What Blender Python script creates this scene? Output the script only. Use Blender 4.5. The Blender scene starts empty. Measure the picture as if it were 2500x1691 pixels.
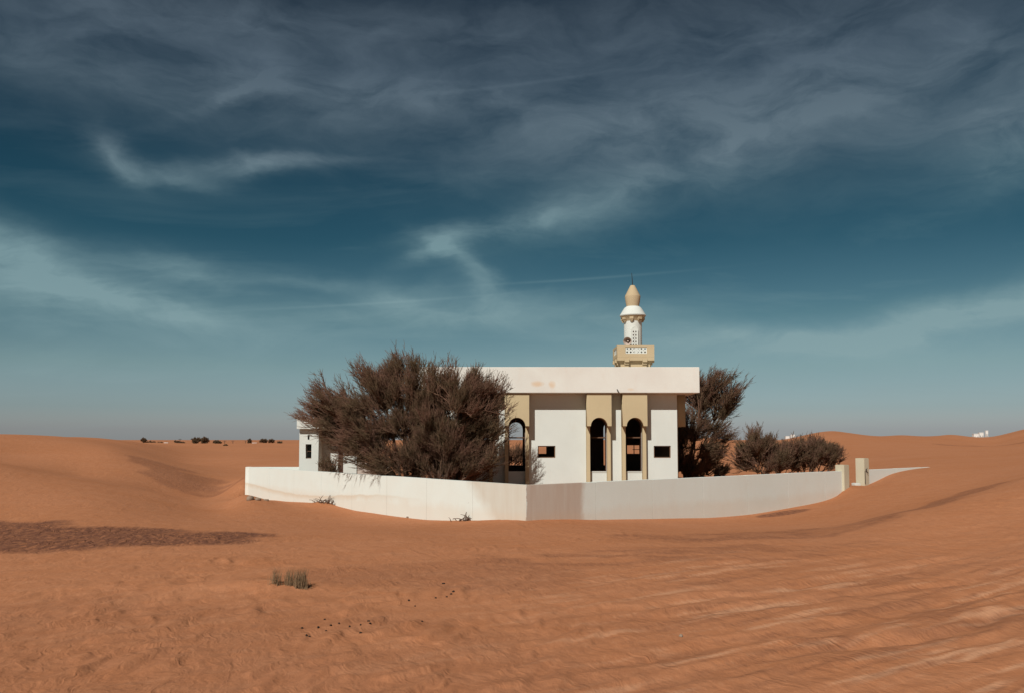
import bpy, bmesh, math, random
import numpy as np
from mathutils import Vector, Matrix, Euler

random.seed(7); RNG = np.random.default_rng(7)
S = bpy.context.scene
COL = S.collection
R = math.radians

# ------------------------------------------------------------------ camera
W, H, F = 2500.0, 1691.0, 2050.0          # photograph size and focal length in its pixels
EYE = Vector((0, 0, 2.3)); PITCH = R(3.5); HORIZON = 1072.0
SHIFT = (HORIZON - H/2) - F*math.tan(PITCH)
cam = bpy.data.cameras.new('camera'); co = bpy.data.objects.new('camera', cam); COL.objects.link(co)
co.location = EYE; co.rotation_euler = (R(90)+PITCH, 0, 0)
cam.sensor_width = 36; cam.lens = 36*F/W; cam.shift_y = SHIFT/W
cam.clip_start = 0.1; cam.clip_end = 20000
S.camera = co

def ray(px, py):
    u = (px - W/2)/F; v = (H/2 - py + SHIFT)/F
    c, s = math.cos(PITCH), math.sin(PITCH)
    return Vector((u, c - s*v, s + c*v))
def hit(px, py, y):
    """point on the vertical plane Y = y seen at a pixel"""
    d = ray(px, py); t = y/d.y
    return EYE + d*t

# ------------------------------------------------------------------ light
TOSUN = Vector((-0.43, -1.0, 1.0)).normalized()
SUN_EL = math.asin(TOSUN.z); SUN_AZ = math.atan2(TOSUN.x, TOSUN.y)
sl = bpy.data.lights.new('sun', 'SUN'); sl.energy = 4.5; sl.angle = R(0.53); sl.color = (1.0, 0.965, 0.90)
so = bpy.data.objects.new('sun', sl); COL.objects.link(so)
so.rotation_euler = (-TOSUN).to_track_quat('-Z', 'Y').to_euler(); so.location = (-30, -40, 60)

S.view_settings.view_transform = 'Standard'; S.view_settings.look = 'None'
S.view_settings.exposure = 0; S.view_settings.gamma = 1; S.view_settings.use_curve_mapping = False

class NT:
    """small helper to write node graphs"""
    def __init__(self, tree): self.t = tree; self.n = tree.nodes; self.l = tree.links; self.n.clear()
    def node(self, typ, **kw):
        x = self.n.new(typ)
        for k, v in kw.items(): setattr(x, k, v)
        return x
    def put(self, sock, v):
        if isinstance(v, bpy.types.NodeSocket): self.l.new(v, sock)
        else: sock.default_value = v
    def m(self, op, a, b=0.0, c=0.0, clamp=False):
        x = self.node('ShaderNodeMath', operation=op, use_clamp=clamp)
        self.put(x.inputs[0], a); self.put(x.inputs[1], b); self.put(x.inputs[2], c); return x.outputs[0]
    def vm(self, op, a, b=(0, 0, 0)):
        x = self.node('ShaderNodeVectorMath', operation=op); self.put(x.inputs[0], a)
        self.put(x.inputs[1], b)
        return x.outputs[0]
    def mix(self, f, a, b, mode='MIX'):
        x = self.node('ShaderNodeMix', data_type='RGBA', blend_type=mode)
        self.put(x.inputs[0], f); self.put(x.inputs[6], a if not isinstance(a, tuple) else (*a[:3], 1))
        self.put(x.inputs[7], b if not isinstance(b, tuple) else (*b[:3], 1)); return x.outputs[2]
    def noise(self, vec, scale, detail=4, rough=0.55, dist=0.0, out=0):
        x = self.node('ShaderNodeTexNoise'); self.put(x.inputs['Vector'], vec)
        x.inputs['Scale'].default_value = scale; x.inputs['Detail'].default_value = detail
        x.inputs['Roughness'].default_value = rough; x.inputs['Distortion'].default_value = dist
        return x.outputs[out]
    def ramp(self, f, stops, interp='LINEAR'):
        x = self.node('ShaderNodeValToRGB'); cr = x.color_ramp; cr.interpolation = interp
        while len(cr.elements) < len(stops): cr.elements.new(0.5)
        for e, (p, c) in zip(cr.elements, stops):
            e.position = p; e.color = (*c, 1) if isinstance(c, tuple) else (c, c, c, 1)
        self.put(x.inputs[0], f); return x.outputs[0]
    def comb(self, x, y, z):
        n = self.node('ShaderNodeCombineXYZ')
        self.put(n.inputs[0], x); self.put(n.inputs[1], y); self.put(n.inputs[2], z); return n.outputs[0]
    def sep(self, v):
        n = self.node('ShaderNodeSeparateXYZ'); self.put(n.inputs[0], v); return n.outputs

# ------------------------------------------------------------------ sky
world = bpy.data.worlds.new('World'); S.world = world; world.use_nodes = True
w = NT(world.node_tree)
sky = w.node('ShaderNodeTexSky', sky_type='NISHITA', sun_disc=False)
sky.sun_elevation = SUN_EL; sky.sun_rotation = SUN_AZ % (2*math.pi)
sky.altitude = 100; sky.air_density = 1.0; sky.dust_density = 1.2; sky.ozone_density = 2.0
dirv = w.node('ShaderNodeTexCoord').outputs['Generated']
dx, dy, dz = w.sep(dirv)
el = w.m('ARCSINE', dz); az = w.m('ARCTAN2', dx, dy)
EL0, EL1 = -0.02, 0.60
elf = w.m('DIVIDE', w.m('SUBTRACT', el, EL0), EL1-EL0, clamp=True)
# a polarised, darkened desert sky: tint of the clear air by height above the horizon
SKYTINT = [(0.032, (.92, .93, 1.08)), (.0495, (.74, .76, .92)), (.089, (.55, .63, .74)), (.167, (.44, .53, .52)), (.26, (.26, .385, .36)),
           (.397, (.10, .235, .235)), (.507, (.070, .19, .195)), (.647, (.060, .145, .155)), (.809, (.050, .10, .112)), (1.0, (.048, .095, .108))]
tint = w.ramp(elf, SKYTINT)
base = w.mix(1.0, sky.outputs[0], tint, 'MULTIPLY')
K = F
wn = w.noise(w.vm('MULTIPLY', w.comb(az, el, 0), (5.0, 11.0, 1)), 1.0, 5, 0.6, 0.0, 1)
wr = w.vm('MULTIPLY', w.vm('SUBTRACT', wn, (0.5, 0.5, 0.5)), (220.0, 115.0, 0))
Pc = w.vm('MULTIPLY', w.comb(az, el, 0), (K, K, 0))
P = w.vm('ADD', Pc, wr)
def pixdir(px, py):
    d = ray(px, py).normalized(); return math.atan2(d.x, d.y)*K, math.asin(d.z)*K
def blob(vec, px, py, a, b, ang, s):
    cx, cy = pixdir(px, py)
    mp = w.node('ShaderNodeMapping', vector_type='TEXTURE')
    mp.inputs['Location'].default_value = (cx, cy, 0); mp.inputs['Rotation'].default_value = (0, 0, R(ang))
    mp.inputs['Scale'].default_value = (a, b, 1); w.put(mp.inputs['Vector'], vec)
    ln = w.node('ShaderNodeVectorMath', operation='DOT_PRODUCT'); w.put(ln.inputs[0], mp.outputs[0]); w.put(ln.inputs[1], mp.outputs[0])
    g = w.m('EXPONENT', w.m('MULTIPLY', ln.outputs['Value'], -1.0))
    return w.m('MULTIPLY', g, s)
BLOBS = [(275, 365, 60, 26, -38, .55), (400, 410, 130, 20, -4, .5), (600, 398, 190, 20, 6, .62), (770, 382, 110, 13, 4, .3), (560, 225, 120, 14, 30, .30),
         (120, 700, 420, 85, -12, .62), (40, 600, 260, 45, -20, .55), (420, 660, 170, 26, -10, .35), (520, 790, 330, 34, -10, .35), (60, 900, 500, 40, 0, .25),
         (1140, 660, 110, 26, -38, .55), (1090, 600, 60, 40, 50, .35), (1210, 545, 200, 30, 12, .40), (1020, 630, 60, 18, 20, .40), (1400, 510, 260, 34, 18, .25),
         (1080, 770, 330, 42, 2, .50), (950, 735, 80, 24, -10, .42), (1400, 770, 300, 46, -4, .34), (800, 690, 260, 20, -4, .25),
         (1560, 430, 430, 70, 22, .30), (300, 110, 700, 120, -4, .62), (700, 40, 800, 70, 0, .45), (1020, 235, 260, 42, -4, .50), (640, 150, 60, 70, 40, .25),
         (1750, 130, 700, 190, 4, .54), (2350, 150, 450, 190, 10, .42), (1500, 330, 330, 75, 8, .40), (2450, 330, 120, 100, 40, .45), (1900, 330, 260, 60, 20, .28),
         (2450, 745, 230, 36, 12, .85), (2050, 825, 420, 34, 4, .65), (1700, 830, 300, 28, -2, .5), (2300, 860, 400, 60, 2, .30), (1750, 920, 600, 50, 0, .22)]
tot = None
for bl in BLOBS:
    g = blob(P, *bl); tot = g if tot is None else w.m('ADD', tot, g)
# the same thin cirrus carried on round the rest of the sky
pl = w.vm('DIVIDE', dirv, w.comb(w.m('ADD', w.m('ABSOLUTE', dz), 0.12), w.m('ADD', w.m('ABSOLUTE', dz), 0.12), 1.0))
pl = w.vm('MULTIPLY', pl, (0.45, 1.0, 0.0))
fb = w.noise(pl, 1.7, 7, 0.6, 0.6)
fine = w.noise(w.vm('MULTIPLY', P, (0.0040, 0.011, 0)), 1.0, 9, 0.60, 0.5)
gen = w.m('MULTIPLY', w.m('SUBTRACT', fb, 0.52), 1.0, clamp=True)
fm = w.m('ADD', w.m('MULTIPLY', fine, 2.3), -0.25)
cl = w.m('ADD', w.m('MULTIPLY', tot, w.m('MAXIMUM', fm, 0.0)), w.m('MULTIPLY', gen, 0.8))
for t in [(900, 742, 300, 3.2, 5, .16), (1420, 682, 230, 3.2, 3, .16), (1280, 205, 230, 4, 6, .14)]:
    cl = w.m('ADD', cl, blob(Pc, *t))
up = w.m('GREATER_THAN', dz, -0.02)
cl = w.m('MULTIPLY', cl, up)
ccol = w.ramp(elf, [(0.03, (2.6, 2.9, 2.9)), (.17, (2.5, 3.7, 3.9)), (.40, (2.0, 3.2, 3.5)), (.55, (1.5, 2.1, 2.5)), (.70, (.95, 1.35, 1.75)), (1.0, (.85, 1.1, 1.4))])
skyc = w.mix(w.m('MINIMUM', cl, 0.85), base, ccol)
bg = w.node('ShaderNodeBackground'); w.put(bg.inputs[0], skyc); bg.inputs[1].default_value = 0.10
out = w.node('ShaderNodeOutputWorld'); w.l.new(bg.outputs[0], out.inputs[0])

# ------------------------------------------------------------------ object helpers
def link(o, parent=None):
    COL.objects.link(o)
    if parent is not None: o.parent = parent
    return o
def tag(o, label=None, cat=None, group=None, kind=None):
    if label: o['label'] = label
    if cat: o['category'] = cat
    if group: o['group'] = group
    if kind or cat: o['kind'] = kind or 'thing'
    return o
def empty(name, loc, label=None, cat=None, group=None, rz=0.0):
    o = bpy.data.objects.new(name, None); o.location = loc; o.rotation_euler = (0, 0, rz); o.empty_display_size = .2
    link(o); return tag(o, label, cat, group)
def new_mesh(name, V, Fc, mat, parent=None, smooth=False, local=True):
    """V in world space; stored relative to the parent's origin"""
    me = bpy.data.meshes.new(name)
    me.from_pydata([tuple(v) for v in V], [], Fc); me.update()
    return finish(name, me, mat, parent, smooth)
def finish(name, me, mat, parent=None, smooth=False):
    if mat is not None: me.materials.append(mat)
    if smooth: me.polygons.foreach_set('use_smooth', [True]*len(me.polygons))
    o = bpy.data.objects.new(name, me); link(o, parent)
    if parent is not None:
        bpy.context.view_layer.update()
        mi = parent.matrix_world.inverted(); me.transform(mi)
    else:
        c = np.empty(len(me.vertices)*3); me.vertices.foreach_get('co', c); c = c.reshape(-1, 3)
        org = Vector(((c[:, 0].min()+c[:, 0].max())/2, (c[:, 1].min()+c[:, 1].max())/2, c[:, 2].min()))
        me.transform(Matrix.Translation(-org)); o.location = org
    return o
def big_mesh(name, V, Q, mat, parent=None, smooth=True):
    """quads from numpy arrays"""
    me = bpy.data.meshes.new(name); n = len(Q); k = Q.shape[1]
    me.vertices.add(len(V)); me.vertices.foreach_set('co', np.ascontiguousarray(V, dtype=np.float32).ravel())
    me.loops.add(n*k); me.loops.foreach_set('vertex_index', np.ascontiguousarray(Q, dtype=np.int32).ravel())
    me.polygons.add(n); me.polygons.foreach_set('loop_start', np.arange(0, n*k, k, dtype=np.int32))
    me.polygons.foreach_set('use_smooth', np.full(n, smooth))
    me.update(calc_edges=True)
    return finish(name, me, mat, parent)
def box(name, x0, x1, y0, y1, z0, z1, mat, parent=None, bevel=0.0, rot=0.0):
    bm = bmesh.new(); bmesh.ops.create_cube(bm, size=1.0)
    for v in bm.verts: v.co = Vector(((v.co.x)*(x1-x0), (v.co.y)*(y1-y0), (v.co.z)*(z1-z0)))
    if bevel: bmesh.ops.bevel(bm, geom=bm.edges[:], offset=bevel, segments=2, affect='EDGES', profile=.6)
    bm.transform(Matrix.Translation(((x0+x1)/2, (y0+y1)/2, (z0+z1)/2)) @ Matrix.Rotation(rot, 4, 'Z'))
    me = bpy.data.meshes.new(name); bm.to_mesh(me); bm.free()
    return finish(name, me, mat, parent)
def plate(name, outer, holes, thick, M, mat, parent=None, bevel=0.0):
    """flat plate in local XY with holes, thickness along local +Z, placed by M"""
    cu = bpy.data.curves.new(name, 'CURVE'); cu.dimensions = '2D'; cu.fill_mode = 'BOTH'; cu.extrude = thick/2
    for loop in [outer]+holes:
        sp = cu.splines.new('POLY'); sp.points.add(len(loop)-1); sp.use_cyclic_u = True
        for p, q in zip(sp.points, loop): p.co = (q[0], q[1], 0, 1)
    tmp = bpy.data.objects.new('tmp', cu); COL.objects.link(tmp)
    dg = bpy.context.evaluated_depsgraph_get(); me = bpy.data.meshes.new_from_object(tmp.evaluated_get(dg))
    bpy.data.objects.remove(tmp); bpy.data.curves.remove(cu)
    me.materials.clear(); me.name = name
    me.transform(M @ Matrix.Translation((0, 0, thick/2)))
    bm = bmesh.new(); bm.from_mesh(me); bmesh.ops.remove_doubles(bm, verts=bm.verts[:], dist=1e-5)
    bmesh.ops.recalc_face_normals(bm, faces=bm.faces[:]); bm.to_mesh(me); bm.free()
    return finish(name, me, mat, parent)
def lathe(name, prof, cx, cy, mat, parent=None, n=40, smooth=True, ang=None):
    V = []; Fc = []
    for r, z in prof:
        for i in range(n):
            a = 2*math.pi*i/n; V.append((cx+r*math.cos(a), cy+r*math.sin(a), z))
    for j in range(len(prof)-1):
        for i in range(n):
            k = (i+1) % n; Fc.append((j*n+i, j*n+k, (j+1)*n+k, (j+1)*n+i))
    Fc.append(tuple(range(n-1, -1, -1))); Fc.append(tuple(range((len(prof)-1)*n, len(prof)*n)))
    o = new_mesh(name, V, Fc, mat, parent)
    if smooth:
        me = o.data; me.polygons.foreach_set('use_smooth', [True]*len(me.polygons)); me.set_sharp_from_angle(angle=R(25))
    return o
def tubes(Pt, Rd, sides=3):
    """Pt (n,k,3) polylines, Rd (n,k) radii -> verts, quads"""
    n, k, _ = Pt.shape
    T = np.empty_like(Pt); T[:, 1:-1] = Pt[:, 2:]-Pt[:, :-2]; T[:, 0] = Pt[:, 1]-Pt[:, 0]; T[:, -1] = Pt[:, -1]-Pt[:, -2]
    T /= np.linalg.norm(T, axis=2, keepdims=True)+1e-9
    ref = np.where(np.abs(T[:, :, 2:3]) > .9, np.array([1., 0, 0]), np.array([0, 0, 1.]))
    A = np.cross(T, ref); A /= np.linalg.norm(A, axis=2, keepdims=True)+1e-9
    B = np.cross(T, A)
    th = np.arange(sides)*2*math.pi/sides
    V = (Pt[:, :, None, :] + Rd[:, :, None, None]*(A[:, :, None, :]*np.cos(th)[None, None, :, None] + B[:, :, None, :]*np.sin(th)[None, None, :, None]))
    idx = np.arange(n*k*sides).reshape(n, k, sides)
    a = idx[:, :-1, :]; b = np.roll(idx, -1, 2)[:, :-1, :]; c = np.roll(idx, -1, 2)[:, 1:, :]; d = idx[:, 1:, :]
    Q = np.stack([a, b, c, d], -1).reshape(-1, 4)
    return V.reshape(-1, 3), Q

# ------------------------------------------------------------------ materials
def material(name):
    m = bpy.data.materials.new(name); m.use_nodes = True
    t = NT(m.node_tree); b = t.node('ShaderNodeBsdfPrincipled'); o = t.node('ShaderNodeOutputMaterial')
    t.l.new(b.outputs[0], o.inputs[0]); b.inputs['Roughness'].default_value = .9
    b.inputs['Specular IOR Level'].default_value = .15
    return m, t, b
def worldpos(t): return t.node('ShaderNodeNewGeometry').outputs['Position']
def bump(t, b, h, strength, dist):
    x = t.node('ShaderNodeBump'); x.inputs['Strength'].default_value = strength; x.inputs['Distance'].default_value = dist
    t.put(x.inputs['Height'], h); t.l.new(x.outputs[0], b.inputs['Normal'])
def plaster(name, c, c2, stain=(.50, .36, .24), stain_amt=.5, rough=.9, extra=None):
    m, t, b = material(name); p = worldpos(t)
    big = t.noise(p, .55, 6, .6, .3); med = t.noise(t.vm('MULTIPLY', p, (1, 1, .35)), 2.3, 6, .65, .4); fin = t.noise(p, 26, 4, .6)
    colr = t.mix(t.ramp(big, [(.35, 0.), (.7, 1.)]), c, c2)
    sm = t.m('MULTIPLY', t.ramp(med, [(.55, 0.), (.80, 1.)]), stain_amt)
    colr = t.mix(sm, colr, stain)
    colr = t.mix(t.m('MULTIPLY', fin, .16), colr, tuple(x*.55 for x in c))
    if extra: colr = extra(t, p, colr)
    t.put(b.inputs['Base Color'], colr); b.inputs['Roughness'].default_value = rough
    bump(t, b, t.m('ADD', t.m('MULTIPLY', fin, .5), med), .35, .012)
    return m
def plain(name, c, rough=.8, metal=0., var=.25):
    m, t, b = material(name); p = worldpos(t); n = t.noise(p, 9, 5, .65)
    t.put(b.inputs['Base Color'], t.mix(t.m('MULTIPLY', n, var*2), c, tuple(x*.5 for x in c)))
    b.inputs['Roughness'].default_value = rough; b.inputs['Metallic'].default_value = metal
    bump(t, b, n, .2, .01); return m

# ------------------------------------------------------------------ terrain
def _hash(ix, iy, seed):
    h = (ix.astype(np.int64)*374761393 + iy.astype(np.int64)*668265263 + seed*974634541) & 0x7fffffff
    h = ((h ^ (h >> 13))*1274126177) & 0x7fffffff
    return ((h ^ (h >> 16)) & 0xffff)/65535.0
def vnoise(x, y, seed=0):
    x0 = np.floor(x); y0 = np.floor(y); fx = x-x0; fy = y-y0
    fx = fx*fx*fx*(fx*(fx*6-15)+10); fy = fy*fy*fy*(fy*(fy*6-15)+10)
    a = _hash(x0, y0, seed); b = _hash(x0+1, y0, seed); c = _hash(x0, y0+1, seed); d = _hash(x0+1, y0+1, seed)
    return (a*(1-fx)+b*fx)*(1-fy)+(c*(1-fx)+d*fx)*fy - .5
def fbm(x, y, seed=0, oct=4, gain=.5):
    s = 0; a = 1.0
    for i in range(oct):
        s = s + a*vnoise(x*2**i+i*17.3, y*2**i-i*9.1, seed+i); a *= gain
    return s
CORNER = np.array([0.41, 24.5]); DL = np.array([-.543, .67])*24.5; DR = np.array([.556, .45])*24.5
def wall_s(px, run):                      # where a pixel column meets a run of the boundary wall
    q = px-1250
    return (34-q)/(1113+.67*q) if run == 'L' else (q-34)/(1140-.45*q)
PTS = []                                   # (X, Y, Z) of the sand surface
def cp(px, dist, z): PTS.append(((px-1250)/F*dist, dist, z))
def cy(px, py, dist): cp(px, dist, EYE.z-(py-HORIZON)/F*dist)
for d in (2.5, 6, 9, 12.5, 16, 20):
    for px in (-700, 0, 500, 1000, 1500, 2000):
        cp(px, d, 0.0)
for px in (2500, 3200): cp(px, 2.5, 0); cp(px, 6, .0); cp(px, 10, .05)
cy(2500, 1350, 15.5); cy(2300, 1300, 19); cy(2500, 1250, 20); cy(2500, 1168, 25); cy(2500, 1162, 28.5); cy(3000, 1080, 25)
cy(2350, 1212, 23.5); cy(2380, 1198, 27); cy(2200, 1250, 22.5); cy(2230, 1238, 26); cy(2060, 1284, 22); cy(2060, 1275, 25)
cy(1850, 1300, 21); cp(1600, 22, -.12); cp(1300, 22, -.06); cp(900, 22, -.1)
for px, py in ((606, 1217), (700, 1222), (787, 1227), (870, 1244), (946, 1255), (1042, 1266), (1150, 1268)):
    s = wall_s(px, 'L'); p = CORNER+DL*s; z = EYE.z-(py-HORIZON)/F*p[1]; PTS.append((p[0], p[1], z))
PTS.append((CORNER[0], CORNER[1]-.15, -.05))
for px, py in ((1450, 1266), (1597, 1264), (1720, 1262), (1830, 1253), (1950, 1232), (2040, 1206), (2066, 1186), (2110, 1181), (2170, 1155), (2200, 1147), (2262, 1138)):
    s = wall_s(px, 'R'); p = CORNER+DR*s; z = EYE.z-(py-HORIZON)/F*p[1]; PTS.append((p[0], p[1], z))
for px in (600, 900, 1250, 1600): cp(px, 36, -.05); cp(px, 42, 0); cp(px, 50, .15)
cp(1900, 40, .05); cp(2000, 42, .25); cp(1750, 44, .1); cp(1250, 30.5, -.05)
cy(2050, 1232, 31); cy(2180, 1195, 32.5); cy(2300, 1165, 34); cy(2400, 1136, 40); cy(2500, 1122, 42); cy(3000, 1090, 40)
# left dunes
cy(0, 1205, 29); cy(250, 1225, 28); cy(0, 1130, 42); cy(200, 1166, 40); cy(400, 1204, 38); cy(560, 1236, 34); cp(-700, 30, 1.2); cp(-700, 45, 2.6)
cp(300, 23, .0); cp(0, 23, .02); cp(700, 26, -.3)
cp(0, 50, 1.0); cp(200, 47, .35); cp(400, 44, -.45); cp(540, 45, -.62)
cy(60, 1092, 62); cy(200, 1094, 62); cy(270, 1098, 61); cy(345, 1122, 58); cy(450, 1164, 53); cy(560, 1188, 50); cy(640, 1160, 60); cy(480, 1140, 66)
cy(0, 1063, 75); cy(100, 1066, 78); cy(250, 1076, 92); cy(330, 1081, 120); cy(450, 1128, 85); cy(600, 1120, 92); cy(560, 1110, 125); cy(450, 1112, 110)
cp(-700, 90, 3.5); cp(-200, 140, 1.5)
# right dunes
for px, py, d in ((1745, 1068, 95), (1805, 1078, 105), (1880, 1078, 104), (1922, 1075, 105), (1965, 1062, 108), (2030, 1052, 110), (2130, 1064, 112), (2200, 1060, 118), (2270, 1065, 122),
                  (2320, 1058, 118), (2400, 1066, 125), (2500, 1047, 118), (3000, 1030, 110)): cy(px, py, d)
cy(2100, 1102, 72); cy(2300, 1100, 66); cy(2500, 1098, 62); cy(2000, 1112, 66); cy(1900, 1104, 72); cy(1760, 1122, 70); cy(1500, 1110, 75); cy(1250, 1105, 80)
cy(2420, 1086, 84); cy(2420, 1080, 100); cy(1500, 1090, 120); cy(1200, 1092, 140)
for px in (-700, 0, 300, 600, 900, 1250, 1600, 1900, 2200, 2600, 3200):
    cp(px, 170, .4 if px < 1400 else 1.2); cp(px, 260, 0); cp(px, 450, 0); cp(px, 1200, 0); cp(px, 6000, 0)
for a in (90, 130, 180, 230, 270):
    for d in (3, 8, 20, 60, 300, 3000): PTS.append((d*math.sin(R(a)), d*math.cos(R(a)), 0.0 if d < 100 else .5))
PT = np.array(PTS)
def warp(x, y):
    r = np.sqrt(x*x+y*y)+.5; k = np.log(r/1.2+1)
    return np.stack([x/r*k*1.6, y/r*k*1.6], -1)
def _tps(d2): return np.where(d2 > 1e-12, d2*np.log(d2+1e-12), 0)
Wc = warp(PT[:, 0], PT[:, 1]); N = len(PT)
A = np.zeros((N+3, N+3)); D2 = ((Wc[:, None]-Wc[None])**2).sum(-1)
A[:N, :N] = _tps(D2) + np.eye(N)*2e-4; A[:N, N] = 1; A[:N, N+1:] = Wc; A[N, :N] = 1; A[N+1:, :N] = Wc.T
WT = np.linalg.solve(A, np.concatenate([PT[:, 2], [0, 0, 0]]))
def macro(x, y):
    x = np.asarray(x, float); y = np.asarray(y, float); sh = x.shape; q = warp(x.ravel(), y.ravel()); o = np.empty(len(q))
    for i in range(0, len(q), 20000):
        qq = q[i:i+20000]; d2 = ((qq[:, None]-Wc[None])**2).sum(-1)
        o[i:i+20000] = _tps(d2) @ WT[:N] + WT[N] + qq @ WT[N+1:]
    return o.reshape(sh)
def ss(a, b, x): t = np.clip((x-a)/(b-a), 0, 1); return t*t*(3-2*t)
def inside(x, y):                          # 1 well inside the walled yard, 0 outside it
    n1 = np.array([DL[1], -DL[0]])/np.linalg.norm(DL); n2 = np.array([-DR[1], DR[0]])/np.linalg.norm(DR)
    d1 = (x-CORNER[0])*n1[0]+(y-CORNER[1])*n1[1]; d2 = (x-CORNER[0])*n2[0]+(y-CORNER[1])*n2[1]
    return ss(.2, 1.0, np.minimum(d1, d2))*ss(47, 45, y)
TD = np.array([5.3, 3.3])/math.hypot(5.3, 3.3); TN = np.array([-TD[1], TD[0]])   # direction of the wheel tracks
def tracks_mask(x, y):
    return ss(-1.5, 3.0, x-.15*(y-9))*ss(22, 14, y)*ss(-4, 1, y)
def ground_z(x, y, fine=True):
    x = np.asarray(x, float); y = np.asarray(y, float)
    r = np.sqrt(x*x+y*y); z = macro(x, y)
    # dune swell grows with distance
    z = z + fbm(x/55, y/38, 3, 3)*ss(60, 220, r)*1.8 + fbm(x/19+3, y/12, 5, 3)*(.05*ss(14, 40, r)+.24*ss(45, 110, r)*ss(900, 300, r))*(1-.7*inside(x, y))
    z = np.where(r > 900, z*ss(2500, 900, r), z)
    # sand mound behind the grass tufts
    gx, gy = TUFT
    z = z + .085*np.exp(-(((x-gx+.35)/.95)**2+((y-gy+.1)/.45)**2)) + .05*np.exp(-(((x-gx+1.6)/1.6)**2+((y-gy+.25)/.4)**2))
    # drift heap on the old twigs by the left wall
    hx, hy = HEAP
    z = z + .17*np.exp(-(((x-hx)/.55)**2+((y-hy+.25)/.45)**2))
    if fine:
        near = ss(34, 12, r)*(1-inside(x, y))
        wx = x+.35*fbm(x/1.3, y/1.3, 11, 2); wy = y+.35*fbm(x/1.3+7, y/1.3, 12, 2)
        tm = tracks_mask(x, y)
        ca_ = wx*.92-wy*.38; cb_ = wx*.38+wy*.92
        ph = ca_/.34+.9*fbm(ca_/.8, cb_/1.1, 23, 3)
        fr_ = ph-np.floor(ph); prof = np.where(fr_ < .68, fr_/.68, (1-fr_)/.32); prof = prof*prof*(3-2*prof)
        brk = ss(-.22, .28, vnoise(ca_/.42+9, cb_/.75, 24)+.5*vnoise(ca_/.2, cb_/.4, 25))
        chop = .046*prof*brk + .030*vnoise(wx/.55, wy/.8, 22) + .012*vnoise(wx/.15+wy*.4, wy/.35, 26)
        z = z + near*(1-.85*tm)*chop*(.35+.65*ss(-.3, .25, fbm(x/2.6, y/2.0, 31, 2)+.03*(12-y)))
        u = wx*TD[0]+wy*TD[1]; v = wx*TN[0]+wy*TN[1]
        rut = np.zeros_like(z)
        for v0, wv, dep in ((1.55, .16, .05), (3.2, .15, .045), (4.15, .17, .055), (5.75, .16, .05), (6.6, .2, .05), (8.2, .17, .045), (9.4, .18, .045), (11.0, .17, .04), (2.4, .13, .03)):
            dv = (v-v0-.35*np.sin(u*.16+v0)-.12*np.sin(u*.5+2*v0))/wv
            rut += dep*(-np.exp(-dv*dv)+.55*np.exp(-(np.abs(dv)-1.75)**2*1.6))*(.35+1.1*np.clip(vnoise(u/1.7, v0*7, 43)+.4, 0, 1))
        st = .026*vnoise(v/.17, u/1.1, 41)+.03*vnoise(v/.5+5, u/3.2, 42)+.016*vnoise(v/.085, u/.6, 44)+.018*vnoise(wx/.3, wy/.3, 45)
        z = z + near*tm*(st+rut*.75*ss(12.5, 10.5, v))
        z = z + near*.012*fbm(x/.9, y/.6, 51, 3)
        pm = ss(1.2, .5, ((x+11.6)/6.4)**2+((y-20.0)/2.4)**2+.8*fbm(x/2, y/1.5, 65, 2))
        pr = x/.26+y*.9+1.1*fbm(x/.9, y/1.4, 66, 2); fq = pr-np.floor(pr)
        z = z + .022*pm*np.where(fq < .65, fq/.65, (1-fq)/.35)*ss(-.4, .2, vnoise(x/.5, y/.7, 67))
    return z
TUFT = (0.0, 13.4); HEAP = (0.0, 33.0)
TUFT = ((707-1250)/F*13.4, 13.35)
_s = wall_s(797, 'L'); HEAP = tuple(CORNER+DL*_s+np.array([-.15, -.25]))
def on_ground(px, py, tmax=2000):
    d = ray(px, py); t = np.concatenate([np.arange(4, 60, .05), np.geomspace(60, tmax, 1500)])
    X = EYE.x+d.x*t; Y = EYE.y+d.y*t; Z = EYE.z+d.z*t
    g = ground_z(X, Y); i = np.argmax(Z < g)
    if not (Z < g).any(): i = len(t)-1
    return Vector((X[i], Y[i], g[i]))

ang = np.radians(np.concatenate([np.arange(-180, -42, 6.0), np.arange(-42, -36, .6), np.arange(-36, 36, .1), np.arange(36, 42, .6), np.arange(42, 180, 6.0)]))
rad = np.concatenate([[.05, 1, 2, 3, 4, 4.6], 5.2*1.0065**np.arange(0, int(math.log(50/5.2)/math.log(1.0065))), np.geomspace(50, 420, 150), np.geomspace(440, 7000, 40)])
AA, RR = np.meshgrid(ang, rad)
GX, GY = RR*np.sin(AA), RR*np.cos(AA); GZ = ground_z(GX, GY)
GZ = np.where(RR > 2500, GZ*0, GZ)
na, nr = len(ang), len(rad)
idx = np.arange(na*nr).reshape(nr, na)
nx = np.roll(idx, -1, 1)
Q = np.stack([idx[:-1], nx[:-1], nx[1:], idx[1:]], -1).reshape(-1, 4)[:, ::-1]
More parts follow.
